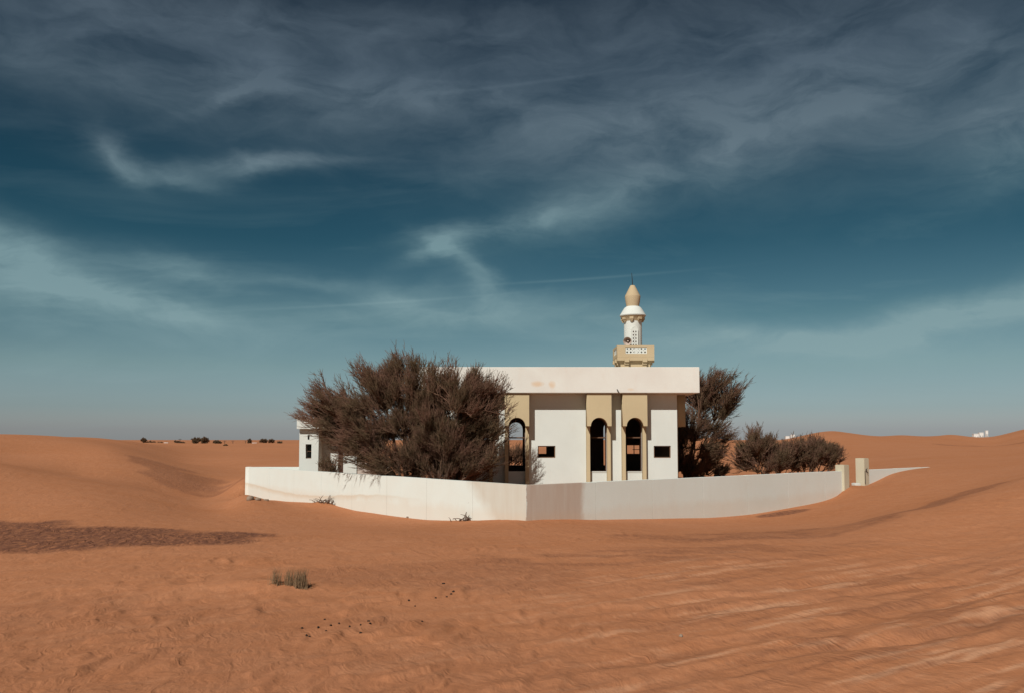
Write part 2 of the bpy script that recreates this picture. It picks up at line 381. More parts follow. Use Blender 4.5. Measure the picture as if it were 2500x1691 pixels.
# coarse dark grain (lag sand) lying in patches, painted shade at the left, and paler blown sand
def grain_and_shade(x, y):
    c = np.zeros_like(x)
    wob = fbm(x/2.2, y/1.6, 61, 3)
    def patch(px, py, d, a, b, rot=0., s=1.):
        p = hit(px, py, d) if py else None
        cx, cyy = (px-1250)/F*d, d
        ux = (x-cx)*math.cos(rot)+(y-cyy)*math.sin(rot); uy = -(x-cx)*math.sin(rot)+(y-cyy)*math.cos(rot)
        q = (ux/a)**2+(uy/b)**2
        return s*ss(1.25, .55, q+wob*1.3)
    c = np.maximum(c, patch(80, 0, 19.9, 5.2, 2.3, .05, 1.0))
    c = np.maximum(c, patch(450, 0, 53.5, 9.5, 2.4, -.95, .5))  # shaded hollow of the left dune, painted into the sand colour
    c = np.maximum(c, patch(250, 0, 8.6, 4.6, 3.4, 0., .20))  # edge falloff of the left foreground, darkened through the sand colour
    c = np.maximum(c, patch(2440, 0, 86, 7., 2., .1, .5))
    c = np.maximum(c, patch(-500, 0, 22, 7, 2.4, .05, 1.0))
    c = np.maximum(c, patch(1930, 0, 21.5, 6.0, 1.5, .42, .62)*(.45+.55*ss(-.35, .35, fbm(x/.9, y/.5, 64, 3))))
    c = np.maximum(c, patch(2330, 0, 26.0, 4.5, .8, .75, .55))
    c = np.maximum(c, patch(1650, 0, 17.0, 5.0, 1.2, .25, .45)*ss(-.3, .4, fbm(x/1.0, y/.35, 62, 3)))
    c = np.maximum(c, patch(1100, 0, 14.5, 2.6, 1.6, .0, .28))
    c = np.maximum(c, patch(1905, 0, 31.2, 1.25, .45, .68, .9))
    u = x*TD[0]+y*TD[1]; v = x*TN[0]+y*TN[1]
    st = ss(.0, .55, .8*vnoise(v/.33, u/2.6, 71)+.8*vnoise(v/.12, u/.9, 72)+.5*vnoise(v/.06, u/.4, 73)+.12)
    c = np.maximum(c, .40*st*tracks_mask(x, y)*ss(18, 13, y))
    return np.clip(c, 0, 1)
CM = grain_and_shade(GX, GY)
_u = GX*TD[0]+GY*TD[1]; _v = GX*TN[0]+GY*TN[1]
PALE = ss(.12, .6, .8*vnoise(_v/.22+3, _u/2.2, 81)+.8*vnoise(_v/.09, _u/.8, 82)+.4*vnoise(_v/.05, _u/.3, 83))*(tracks_mask(GX, GY)*ss(19, 13, GY)+.25*ss(24, 10, RR))

gm, t, b = material('sand'); p = worldpos(t)
at = t.node('ShaderNodeAttribute', attribute_name='grain_and_shade').outputs['Fac']
big = t.noise(t.vm('MULTIPLY', p, (.6, 1, 1)), .22, 5, .6, .3); med = t.noise(t.vm('MULTIPLY', p, (1, 1.6, 1)), 1.4, 6, .65, .4); grain = t.noise(p, 60, 3, .7)
c0 = t.mix(t.ramp(big, [(.3, 0.), (.7, 1.)]), (.415, .165, .073), (.445, .188, .092))
c0 = t.mix(t.m('MULTIPLY', t.ramp(med, [(.4, 0.), (.75, 1.)]), .35), c0, (.49, .235, .128))
pa = t.node('ShaderNodeAttribute', attribute_name='pale').outputs['Fac']
c0 = t.mix(t.m('MULTIPLY', pa, .60, clamp=True), c0, (.60, .32, .185))
spk = t.noise(t.vm('MULTIPLY', p, (9.0, 5.0, 5)), 1.0, 6, .75, .6)
c0 = t.mix(t.m('MULTIPLY', t.ramp(spk, [(.50, 0.), (.72, 1.)]), .38), c0, (.25, .115, .068))
c0 = t.mix(t.m('MULTIPLY', t.ramp(spk, [(.28, 1.), (.46, 0.)]), .30), c0, (.56, .285, .16))
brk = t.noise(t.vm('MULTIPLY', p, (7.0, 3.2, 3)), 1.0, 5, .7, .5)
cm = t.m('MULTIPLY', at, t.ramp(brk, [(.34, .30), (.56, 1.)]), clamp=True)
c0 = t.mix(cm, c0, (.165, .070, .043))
c0 = t.mix(t.m('MULTIPLY', grain, .28), c0, t.mix(1.0, c0, (.45, .42, .4), 'MULTIPLY'))
t.put(b.inputs['Base Color'], c0); b.inputs['Roughness'].default_value = .95; b.inputs['Specular IOR Level'].default_value = .05
# wind ripples: short broken crests that run away from the camera, strongest on the coarse grain
wv = t.noise(p, 1.1, 3, .55, 0, 1); pw = t.vm('ADD', p, t.vm('MULTIPLY', t.vm('SUBTRACT', wv, (.5, .5, .5)), (.75, .75, 0)))
px_, py_, pz_ = t.sep(pw)
ra = t.m('ADD', t.m('MULTIPLY', px_, 1.0), t.m('MULTIPLY', py_, .30)); rb = t.m('SUBTRACT', py_, t.m('MULTIPLY', px_, .30))
rn = t.noise(t.comb(t.m('MULTIPLY', ra, 6.5), t.m('MULTIPLY', rb, 1.5), 0.), 1.0, 2, .5, .3)
rip = t.m('SUBTRACT', 1.0, t.m('MULTIPLY', t.m('ABSOLUTE', t.m('SUBTRACT', rn, .5)), 5.0), clamp=True)
rn2 = t.noise(t.comb(t.m('MULTIPLY', ra, 2.6), t.m('MULTIPLY', rb, 1.0), 4.), 1.0, 3, .55, .4)
amp = t.noise(p, .38, 4, .6)
amp = t.m('ADD', t.ramp(amp, [(.45, .05), (.68, .42)]), t.m('MULTIPLY', at, 1.0))
hgt = t.m('ADD', t.m('MULTIPLY', t.m('MULTIPLY', rip, amp), .55), t.m('ADD', t.m('MULTIPLY', rn2, 1.6), t.m('MULTIPLY', t.noise(p, 11, 5, .7), .55)))
bump(t, b, hgt, .8, .035)
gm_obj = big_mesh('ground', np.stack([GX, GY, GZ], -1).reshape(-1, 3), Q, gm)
tag(gm_obj, 'rippled orange desert sand with dunes', kind='structure')
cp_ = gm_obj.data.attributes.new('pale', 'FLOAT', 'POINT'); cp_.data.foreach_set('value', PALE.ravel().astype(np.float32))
ca = gm_obj.data.attributes.new('grain_and_shade', 'FLOAT', 'POINT'); ca.data.foreach_set('value', CM.ravel().astype(np.float32))

# ------------------------------------------------------------------ building materials
def fascia_stain(t, p, c):
    x, y, z = t.sep(p); n = t.noise(p, 3.0, 5, .65, .5)
    def spot(cx, cz, a, b2):
        q = t.m('ADD', t.m('POWER', t.m('ABSOLUTE', t.m('DIVIDE', t.m('SUBTRACT', x, cx), a)), 2.0), t.m('POWER', t.m('ABSOLUTE', t.m('DIVIDE', t.m('SUBTRACT', z, cz), b2)), 2.0))
        return t.ramp(t.m('ADD', q, t.m('MULTIPLY', n, .9)), [(.45, 1.), (1.0, 0.)])
    q = hit(1312, 936, 34.2); r = hit(1348, 938, 34.2); u = hit(1540, 950, 34.2)
    m = t.m('MAXIMUM', spot(q.x, q.z, .42, .20), t.m('MULTIPLY', spot(r.x, r.z, .22, .26), .9))
    m = t.m('MAXIMUM', m, t.m('MULTIPLY', spot(u.x, u.z, .22, .1), .6))
    return t.mix(t.m('MULTIPLY', m, .62), c, (.62, .40, .22))
def wall_stain(t, p, c):
    x, y, z = t.sep(p); n = t.noise(t.vm('MULTIPLY', p, (1, 1, .6)), 1.6, 6, .65, .5); n2 = t.noise(t.vm('MULTIPLY', p, (1, 1, .12)), 5, 5, .6)
    nn = t.m('SUBTRACT', n, .5)
    # repainted, sand-stained patch wrapped round the corner
    e = t.m('ADD', x, t.m('MULTIPLY', nn, .35))
    right = t.m('MULTIPLY', t.ramp(t.m('SUBTRACT', e, .43), [(.0, 0.), (.01, 1.)]), t.ramp(t.m('SUBTRACT', e, 1.55), [(.55, 1.), (.72, 0.)]))
    right = t.m('MULTIPLY', right, t.m('ADD', .62, t.m('MULTIPLY', n2, .7)))
    rim = t.ramp(t.m('ABSOLUTE', t.m('SUBTRACT', e, 2.08)), [(.03, 1.), (.17, 0.)])
    # left face: streaky, widest at the top of the wall
    ex = t.m('ADD', t.m('ADD', x, 1.55), t.m('ADD', t.m('MULTIPLY', nn, .6), t.m('MULTIPLY', t.m('SUBTRACT', z, .9), .75)))
    left = t.m('MULTIPLY', t.ramp(ex, [(.0, 0.), (.45, 1.)]), t.m('LESS_THAN', x, .41))
    c = t.mix(t.m('MULTIPLY', t.m('MAXIMUM', right, t.m('MULTIPLY', rim, .95)), .85, clamp=True), c, (.47, .36, .285))
    c = t.mix(t.m('MULTIPLY', left, t.m('ADD', .35, t.m('MULTIPLY', n2, .5))), c, (.50, .42, .325))
    # tide line of an older drift on the left run
    far = t.m('SUBTRACT', 0., x)
    line = t.m('ADD', t.m('MULTIPLY', t.m('SINE', t.m('ADD', t.m('MULTIPLY', far, .62), -.95)), .17), .12)
    line = t.m('ADD', line, t.m('MULTIPLY', nn, .18))
    dz_ = t.m('SUBTRACT', z, line)
    band = t.m('MULTIPLY', t.ramp(t.m('ADD', t.m('MULTIPLY', dz_, 1.), .5), [(.28, 0.), (.47, 1.), (.53, 0.)]), t.ramp(far, [(.28, 0.), (.45, 1.)]))
    c = t.mix(t.m('MULTIPLY', band, t.m('MULTIPLY', t.ramp(t.m('DIVIDE', far, 14.), [(.2, 0.), (.4, 1.)]), .5)), c, (.55, .40, .26))
    low = t.m('MULTIPLY', t.ramp(t.m('ADD', z, t.m('MULTIPLY', nn, .5)), [(-.0, .6), (.25, 0.)]), .35)
    return t.mix(low, c, (.60, .42, .27))
M_WHITE = plaster('white_plaster', (.635, .655, .61), (.585, .60, .555), stain_amt=.12)
M_FASCIA = plaster('fascia_plaster', (.70, .68, .62), (.645, .60, .54), stain=(.62, .47, .36), stain_amt=.3, extra=fascia_stain)
M_WALL = plaster('boundary_plaster', (.71, .75, .70), (.69, .705, .645), stain_amt=.10, extra=wall_stain)
M_TAN = plaster('tan_paint', (.52, .42, .26), (.48, .38, .235), stain=(.42, .32, .2), stain_amt=.25)
M_MTAN = plaster('minaret_tan', (.485, .385, .245), (.45, .345, .21), stain=(.40, .28, .17), stain_amt=.2)
M_PILLAR = plaster('pillar_paint', (.56, .51, .38), (.50, .45, .33), stain_amt=.3)
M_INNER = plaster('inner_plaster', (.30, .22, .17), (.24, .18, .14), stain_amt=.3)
M_WOOD = plain('brown_wood', (.16, .085, .05))
M_DARKWOOD = plain('dark_door', (.075, .04, .028))
M_METAL = plain('dark_metal', (.06, .055, .05), .5, .6)
M_HORN = plain('horn_paint', (.50, .41, .35), .55)
M_ROCK = plain('rock', (.30, .22, .16))
M_DUNG = plain('dung', (.035, .022, .016))
M_SHADED_GREY = plaster('shaded_grey_plaster', (.50, .43, .37), (.45, .38, .33), stain_amt=.2)  # plaster with the tree's shade mixed into its colour

# ------------------------------------------------------------------ mosque building
def Mfront(y0, th): return Matrix(((1, 0, 0, 0), (0, 0, -1, y0+th), (0, 1, 0, 0), (0, 0, 0, 1)))
def Mside(x0, th): return Matrix(((0, 0, 1, x0), (1, 0, 0, 0), (0, 1, 0, 0), (0, 0, 0, 1)))
def rect(x0, x1, z0, z1): return [(x0, z0), (x1, z0), (x1, z1), (x0, z1)]
def arch_hole(cx, w_, zb, zs, n=16):
    r = w_/2; return [(cx-r, zb), (cx+r, zb)]+[(cx+r*math.cos(math.pi*i/n), zs+r*math.sin(math.pi*i/n)) for i in range(n+1)]
def arch_box(cx, hw, w_, zs, zt, n=18):
    r = w_/2
    return [(cx-hw, zs), (cx-r, zs)]+[(cx-r*math.cos(math.pi*i/n), zs+r*math.sin(math.pi*i/n)) for i in range(1, n)]+[(cx+r, zs), (cx+hw, zs), (cx+hw, zt), (cx-hw, zt)]
YS, DOV, BP, LP, WT_ = 34.2, .68, .58, .25, .30
YW = YS+DOV; YB = YW-BP; YBACK = 43.35
SX0, SX1 = hit(1017, 925, YS).x, hit(1708, 925, YS).x
ZT, ZB = hit(1362, 895, YS).z, hit(1362, 958, YS).z
ZSP = hit(1500, 1039, YB).z; ZSILL = hit(1500, 1150, YW).z
WX1 = hit(1653.5, 1060, YW).x; WX0 = SX0+(SX1-WX1)
ZG = -.6
BOXC = [(hit(a, 1000, YB).x+hit(b_, 1000, YB).x)/2 for a, b_ in ((1143, 1203), (1232, 1292), (1433, 1493), (1520.5, 1580.5))]
BHW = .5*(60/F*YB); OW = 41.5/F*YB
WIN = []
for a, b_ in ((1313, 1356), (1596, 1638)):
    p0 = hit(a, 1087, YW); p1 = hit(b_, 1116.5, YW); WIN.append((p0.x, p1.x, p1.z, p0.z))
mosque = empty('mosque_building', ((SX0+SX1)/2, YW, 0), 'white flat-roofed mosque hall with tan arched windows behind the boundary wall', 'mosque')
box('roof_slab', SX0, SX1, YS, YBACK+DOV, ZB, ZT, M_FASCIA, mosque, .025)
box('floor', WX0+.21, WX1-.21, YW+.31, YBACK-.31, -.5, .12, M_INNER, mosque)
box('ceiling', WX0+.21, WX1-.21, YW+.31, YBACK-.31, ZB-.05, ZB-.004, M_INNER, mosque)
holes = [arch_hole(c, OW, ZSILL, ZSP) for c in BOXC]+[rect(*q) for q in WIN]
ZWT = ZB-.006
plate('wall', rect(WX0, WX1, ZG, ZWT), holes, WT_, Mfront(YW, WT_), M_WHITE, mosque)
plate('wall', rect(WX0, WX1, ZG, ZWT), holes, WT_, Mfront(YBACK-WT_, WT_), M_WHITE, mosque)
plate('wall', rect(YW+WT_+.002, YBACK-WT_-.002, ZG, ZWT), [], .2, Mside(WX0, .2), M_WHITE, mosque)
plate('wall', rect(YW+WT_+.002, YBACK-WT_-.002, ZG, ZWT), [], .2, Mside(WX1-.2, .2), M_WHITE, mosque)
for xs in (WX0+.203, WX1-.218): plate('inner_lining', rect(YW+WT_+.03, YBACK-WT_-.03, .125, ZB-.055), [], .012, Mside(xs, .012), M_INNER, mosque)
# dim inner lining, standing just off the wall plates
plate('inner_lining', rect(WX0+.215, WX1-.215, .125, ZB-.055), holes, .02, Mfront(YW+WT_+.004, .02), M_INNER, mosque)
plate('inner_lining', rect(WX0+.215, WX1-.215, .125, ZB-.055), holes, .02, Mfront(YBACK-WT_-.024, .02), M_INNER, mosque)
def arch_bay(c, face):
    """arched surround with its two legs and a window bar, on the front (-1) or back (+1) wall"""
    y0 = YW-BP if face < 0 else YBACK
    s = plate('arch_surround', arch_box(c, BHW, OW, ZSP, ZWT-.004), [], BP-.003, Mfront(y0 if face < 0 else y0+.003, BP-.003), M_TAN, mosque)
    lw = BHW-OW/2
    for q in (-1, 1):
        xa = c+q*(BHW-.006); xb = c+q*(OW/2+.004); ya, yb = (YW-LP, YW-.003) if face < 0 else (YBACK+.003, YBACK+LP)
        box('leg', min(xa, xb), max(xa, xb), ya, yb, ZG, ZSP-.003, M_TAN, s)
    yy = YW+.1 if face < 0 else YBACK-.1
    zb_ = hit(1500, 1067, YW).z
    box('window_bar', c-OW/2-.02, c+OW/2+.02, yy-.025, yy+.025, zb_-.022, zb_+.022, M_WOOD, s)
    if face < 0:
        plate('window_frame', arch_hole(c, OW-.003, ZSILL+.013, ZSP), [arch_hole(c, OW-.07, ZSILL+.03, ZSP-.01)], .2, Mfront(YW+.03, .2), M_DARKWOOD, s)
    box('window_sill', c-OW/2+.01, c+OW/2-.01, (YW-.02 if face < 0 else YBACK-WT_-.02), (YW+WT_ if face < 0 else YBACK+.02), ZSILL-.03, ZSILL+.012, M_WHITE, s)
for c in BOXC: arch_bay(c, -1); arch_bay(c, 1)
for (x0, x1, z0, z1) in WIN:
    for y0 in (YW+.05, YBACK-.12):
        f = plate('window_frame', rect(x0+.002, x1-.002, z0+.002, z1-.002), [rect(x0+.04, x1-.04, z0+.035, z1-.035)], .05, Mfront(y0, .05), M_WOOD, mosque)
x0, x1, z0, z1 = WIN[1]
fb_ = box('window_bar', x0+.56*(x1-x0)-.02, x0+.56*(x1-x0)+.02, YBACK-.11, YBACK-.07, z0+.03, z1-.03, M_WOOD, f)
box('window_bar', x0+.45*(x1-x0), x1-.04, YBACK-.105, YBACK-.075, (z0+z1)/2-.015, (z0+z1)/2+.015, M_WOOD, f)
# blind arched surrounds down the two side walls
for xw, sg in ((WX1, 1), (WX0, -1)):
    for yc in (36.5, 37.95, 40.4, 41.85):
        ol = arch_box(yc, BHW, OW, ZSP, ZWT-.004)
        s = plate('arch_surround', ol, [], BP-.003, Mside(xw+.003 if sg > 0 else xw-BP, BP-.003), M_TAN, mosque)
        for q in (-1, 1):
            ya, yb = sorted((yc+q*(BHW-.006), yc+q*(OW/2+.004)))
            xa, xb = (xw+.003, xw+LP) if sg > 0 else (xw-LP, xw-.003)
            box('leg', xa, xb, ya, yb, ZG, ZSP-.003, M_TAN, s)
        xa, xb = (xw+.003, xw+.05) if sg > 0 else (xw-.05, xw-.003)
        box('shutter', xa, xb, yc-OW/2+.01, yc+OW/2-.01, ZSILL, ZSP+OW*.45, M_DARKWOOD, s)
# little bent pipe hanging from the lower edge of the slab
q = hit(1509, 953, YS)
V, Qd = tubes(np.array([[(q.x-.04, YS+.02, q.z+.06), (q.x-.045, YS-.07, q.z+.05), (q.x, YS-.09, q.z-.03), (q.x+.04, YS-.06, q.z-.10)]]), np.full((1, 4), .018), 6)
big_mesh('drain_pipe', V, Qd, M_METAL, mosque)

# ------------------------------------------------------------------ minaret
MYF = 35.75; MX0, MX1 = hit(1507, 860, MYF).x, hit(1597.5, 860, MYF).x
MC = (MX0+MX1)/2; MHW = (MX1-MX0)/2; MY = MYF+MHW
def mz(zoomy, y=None): return hit(1545, 640+zoomy/5.615, y or MY).z
minaret = empty('minaret', (MC, MY, ZT), 'slender round white and tan minaret with square balcony on the mosque roof', 'minaret')
ZBT, ZBB = mz(1137, MYF), mz(1340, MYF)
hgt_ = ZBB-ZT
box('shaft_base', MC-MHW*.80, MC+MHW*.80, MY-MHW*.80, MY+MHW*.80, ZT-.004, ZT+hgt_*.70, M_MTAN, minaret)
for k, fr in enumerate((.84, .90)):
    box('corbel_course', MC-MHW*fr, MC+MHW*fr, MY-MHW*fr, MY+MHW*fr, ZT+hgt_*(.70+.14*k), ZT+hgt_*(.70+.14*(k+1)), M_MTAN, minaret)
bal = box('balcony', MC-MHW+.002, MC+MHW-.002, MY-MHW+.002, MY+MHW-.002, ZBB-.008, ZBB+.14, M_MTAN, minaret)
PZ0, PZ1 = mz(1250, MYF), mz(1160, MYF)
PX0, PX1 = hit(1527, 855, MYF).x-MC, hit(1579.5, 855, MYF).x-MC
th = .09
def claustra(x0, x1, z0, z1, nx, nz):
    hs = []
    dx_, dz_ = (x1-x0)/nx, (z1-z0)/nz
    for i in range(nx):
        for j in range(nz):
            cx, cz = x0+(i+.5)*dx_, z0+(j+.5)*dz_
            hs.append([(cx-dx_*.30, cz), (cx, cz-dz_*.36), (cx+dx_*.30, cz), (cx, cz+dz_*.36)])
    for i in range(1, nx):
        for j in range(1, nz):
            cx, cz = x0+i*dx_, z0+j*dz_; hs.append([(cx-dx_*.13, cz), (cx, cz-dz_*.15), (cx+dx_*.13, cz), (cx, cz+dz_*.15)])
    return hs
for a in range(4):
    Rz = Matrix.Translation((MC, MY, 0)) @ Matrix.Rotation(a*math.pi/2, 4, 'Z')
    hw = MHW if a % 2 == 0 else MHW-th-.002
    M0 = Rz @ Mfront(-MHW, th)
    pn = plate('parapet', rect(-hw, hw, ZBB+.143, ZBT), [rect(PX0, PX1, PZ0, PZ1)], th, M0, M_MTAN, minaret)
    plate('claustra', rect(PX0+.002, PX1-.002, PZ0+.002, PZ1-.002), claustra(PX0, PX1, PZ0, PZ1, 6, 2), .045, Rz @ Mfront(-MHW+.03, .045), M_WHITE, pn)
    for bx in ((700+765)/2, (945+1010)/2):
        xc = hit(1400+bx/5.615, 878, MYF).x-MC
        bm = bmesh.new()
        for (y0, y1, z0, z1) in ((-MHW-.05, -MHW*.9, mz(1362, MYF), ZBB+.07), (-MHW*.96, -MHW*.8, mz(1395, MYF), mz(1362, MYF)), (-MHW*.88, -MHW*.74, ZT+.03, mz(1395, MYF))):
            bmesh.ops.create_cube(bm, size=1, matrix=Rz @ Matrix.Translation((xc, (y0+y1)/2, (z0+z1)/2)) @ Matrix.Diagonal((.19, y1-y0, z1-z0, 1)))
        me = bpy.data.meshes.new('bracket'); bm.to_mesh(me); bm.free(); finish('bracket', me, M_MTAN, minaret)
sr = .5*(245/5.615)/F*MY
lathe('shaft', [(sr, ZBB+.1), (sr, mz(815))], MC, MY, M_WHITE, minaret, 48)
lathe('cornice', [(sr+.004, mz(818)), (sr*1.12, mz(790)), (sr*1.38, mz(752)), (sr*1.42, mz(748))], MC, MY, M_MTAN, minaret, 48)
lathe('canopy', [(sr*1.43, mz(747)), (sr*1.47, mz(735)), (sr*1.30, mz(700)), (sr*1.10, mz(660)), (sr*.93, mz(630)), (sr*.72, mz(612)), (sr*.6, mz(610))], MC, MY, M_WHITE, minaret, 8 if False else 48)
lathe('lantern', [(sr*.70, mz(612)), (sr*.80, mz(545)), (sr*.875, mz(478)), (sr*.87, mz(470)), (sr*.28, mz(330)), (sr*.22, mz(322))], MC, MY, M_MTAN, minaret, 48)
for a in range(8):
    ang_ = R(22.5+45*a+8); d = Vector((math.cos(ang_), math.sin(ang_), 0))
    bm = bmesh.new()
    for k, (rr, z0, z1, ww) in enumerate(((sr*1.17, mz(800), mz(768), .17), (sr*1.08, mz(818), mz(800), .13), (sr*1.02, mz(832), mz(818), .08))):
        bmesh.ops.create_cube(bm, size=1, matrix=Matrix.Translation((MC+d.x*rr, MY+d.y*rr, (z0+z1)/2)) @ Matrix.Rotation(ang_, 4, 'Z') @ Matrix.Diagonal((.12, ww, z1-z0, 1)))
    me = bpy.data.meshes.new('corbel'); bm.to_mesh(me); bm.free(); finish('corbel', me, M_MTAN, minaret)
V, Qd = tubes(np.array([[(MC, MY, mz(330)), (MC-.01, MY, mz(240)), (MC-.035, MY, mz(150))]]), np.array([[.022, .016, .010]]), 6)
big_mesh('finial_rod', V, Qd, M_METAL, minaret)
gx = hit(1400+838/5.615, 820, MY-sr).x-MC; gw = .12
yf = MY-math.sqrt(sr*sr-gx*gx)
gzt, gzb = mz(930, yf), ZBB+.16
gw_ = plate('grille_window', arch_hole(MC+gx, gw*2+.06, gzb, gzt), [arch_hole(MC+gx, gw*2, gzb+.02, gzt)], .09, Mfront(yf-.035, .09), M_WHITE, minaret)
plate('grille_shade_sheet', arch_hole(MC+gx, gw*2, gzb+.02, gzt), [], .01, Mfront(yf-.008, .01), M_DARKWOOD, gw_)  # dark sheet standing for the shade inside the grille holes
plate('grille', arch_hole(MC+gx, gw*2-.002, gzb+.022, gzt-.001), claustra(MC+gx-gw*.9, MC+gx+gw*.9, gzb+.03, gzt-.01, 2, 8), .012, Mfront(yf-.028, .012), M_WHITE, gw_)
# horn loudspeaker on the balcony
hp = hit(1400+740/5.615, 640+1085/5.615, MYF+.10)
horn = empty('loudspeaker', (hp.x, hp.y, hp.z), 'round beige horn loudspeaker mounted beside the minaret shaft above the balcony', 'loudspeaker')
dr = Vector((-.33, -1, -.16)).normalized(); rq = dr.to_track_quat('Z', 'Y').to_matrix().to_4x4()
def horn_part(name, prof, mat, n=28):
    V = []; Fc = []
    for r_, z_ in prof:
        for i in range(n):
            a = 2*math.pi*i/n; V.append(Matrix.Translation(hp) @ rq @ Vector((r_*math.cos(a), r_*math.sin(a), z_)))
    for j in range(len(prof)-1):
        for i in range(n): Fc.append((j*n+i, j*n+(i+1) % n, (j+1)*n+(i+1) % n, (j+1)*n+i))
    return new_mesh(name, V, Fc, mat, horn, True)
horn_part('bell', [(.178, .0), (.186, .004), (.18, -.012), (.14, -.10), (.085, -.19), (.05, -.26), (.045, -.26), (.075, -.19), (.125, -.10), (.165, -.015), (.176, .0)], M_HORN)
horn_part('driver', [(.001, -.40), (.06, -.40), (.062, -.27), (.05, -.255), (.001, -.255)], M_METAL)
horn_part('phase_plug', [(.001, -.05), (.035, -.08), (.045, -.16), (.03, -.22), (.001, -.22)], M_HORN)
V, Qd = tubes(np.array([[tuple(hp-dr*.33), tuple(hp-dr*.33+Vector((.10, .16, -.06))), (MC-.05, MY-sr+.05, hp.z-.1)]]), np.full((1, 3), .022), 6)
big_mesh('mounting_arm', V, Qd, M_METAL, horn)

# ------------------------------------------------------------------ boundary wall
ZWALL = .985; TH = .2
ULv = Vector((*DL, 0)); URv = Vector((*DR, 0)); LL, LR = ULv.length, URv.length; uL = ULv.normalized(); uR = URv.normalized()
nL = Vector((uL.y, -uL.x, 0)); nR = Vector((-uR.y, uR.x, 0))     # pointing into the yard
C0 = Vector((CORNER[0], CORNER[1], 0))
bwall = empty('boundary_wall', tuple(C0), 'long low white boundary wall bending at a stained corner in front of the mosque', 'wall')
M_JOINT = plain('joint_mortar', (.38, .35, .31))
def slab_along(name, org, u, nin, s0, s1, z0, z1, th_, mat, parent, inset=0., bev=.008):
    a = org+u*s0+nin*inset; b_ = org+u*s1+nin*inset; c = (a+b_)/2+nin*th_/2
    bm = bmesh.new(); bmesh.ops.create_cube(bm, size=1.)
    for v in bm.verts: v.co = Vector((v.co.x*(s1-s0), v.co.y*th_, v.co.z*(z1-z0)))
    if bev: bmesh.ops.bevel(bm, geom=bm.edges[:], offset=bev, segments=2, affect='EDGES')
    bm.transform(Matrix.Translation((c.x, c.y, (z0+z1)/2)) @ Matrix.Rotation(math.atan2(u.y, u.x), 4, 'Z'))
    me = bpy.data.meshes.new(name); bm.to_mesh(me); bm.free(); return finish(name, me, mat, parent)
def run(org, u, nin, s0, s1, step, parent, first=None):
    s = s0; k = 0
    cuts = [s0]
    while cuts[-1]+step*1.3 < s1: cuts.append(cuts[-1]+step)
    cuts.append(s1)
    for a, b_ in zip(cuts[:-1], cuts[1:]):
        dz_ = random.uniform(-.006, .006)
        slab_along('wall_panel', org, u, nin, a+(.005 if a > s0 else 0), b_-(.005 if b_ < s1 else 0), -1.4, ZWALL+dz_, TH, M_WALL, parent, 0., .003)
        if b_ < s1: slab_along('joint', org, u, nin, b_-.0058, b_+.0058, -1.4, ZWALL-.012, TH-.008, M_JOINT, parent, .004, 0)
STEP = LL/8.06
SPIL = wall_s(2052, 'R')*LR
run(C0, uL, nL, .0, LL, STEP, bwall)
run(C0+nL*0, uR, nR, TH+.004, SPIL, STEP, bwall)
LC = C0+uL*LL
uB = Vector((1, 0, 0)); nB = Vector((0, -1, 0))
run(LC+Vector((.02, .0, 0)), uB, nB, .0, 2.95, STEP, bwall)
# gate pillars
def pillar(px, py_top, s, wd, label, dz0=-.8):
    c = C0+uR*s+nR*TH/2; zt = EYE.z-(py_top-HORIZON)/F*c.y
    o = empty('gate_pillar', (c.x, c.y, 0), label, 'pillar', 'square pillars either side of the yard gate')
    slab_along('post', C0, uR, nR, s-wd/2, s+wd/2, dz0, zt-.0, wd, M_PILLAR, o, TH/2-wd/2, .012)
    return o, zt, c
p1, z1_, c1 = pillar(2061, 1133, SPIL+.20, .40, 'short square cream gate pillar at the end of the long boundary wall')
S2 = wall_s(2107, 'R')*LR
p2, z2_, c2 = pillar(2107, 1117, S2, .40, 'tall square cream gate pillar with a dark mark, beside the half-buried wall')
# dark hinge iron on the tall pillar
q = C0+uR*(S2-.05)+nR*(TH/2-.2-.01); zc = EYE.z-(1147-HORIZON)/F*c2.y
V, Qd = tubes(np.array([[(q.x-.05, q.y+.0, zc+.02), (q.x+.03, q.y-.03, zc+.10), (q.x-.03, q.y-.03, zc+.0), (q.x+.09, q.y+.02, zc-.10)]]), np.full((1, 4), .018), 5)
big_mesh('hinge', V, Qd, M_METAL, p2)
slab_along('rust_strip', C0, uR, nR, S2-.17, S2-.14, z2_-1.1, z2_-.55, .02, M_METAL, p2, TH/2-.2-.015, 0)
S3 = wall_s(2290, 'R')*LR
wall2 = empty('boundary_wall', tuple(C0+uR*(S2+.2)), 'white wall running from the tall gate pillar into a drift that buries it', 'wall')
run(C0, uR, nR, S2+.204, S3, STEP, wall2)

# ------------------------------------------------------------------ small washroom block
YA = 39.3
annex = empty('washroom_block', (hit(800, 1100, YA).x, YA, 0), 'small white flat-roofed outbuilding half hidden by the thorn tree branches', 'outbuilding')
ax0, ax1 = hit(730.5, 1100, YA).x, hit(777, 1100, YA).x; ax2 = hit(871, 1100, YA+.9).x
AZT, AZB = hit(760, 1020, YA-.25).z, hit(760, 1046, YA-.25).z
box('roof_slab', hit(724.5, 1030, YA-.25).x, ax2+.25, YA-.25, YA+3.3, AZB, AZT, M_WHITE, annex, .015)
a0 = hit(746, 1083, YA); a1 = hit(760, 1118, YA); a2 = hit(750.5, 1061, YA); a3 = hit(755.5, 1072, YA)
plate('wall', rect(ax0, ax1, -.9, AZB-.004), [rect(a0.x, a1.x, a1.z, a0.z), rect(a2.x, a3.x, a3.z, a2.z)], .2, Mfront(YA, .2), M_WHITE, annex)
plate('wall', rect(YA+.203, YA+3, -.9, AZB-.004), [], .2, Mside(ax0, .2), M_WHITE, annex)
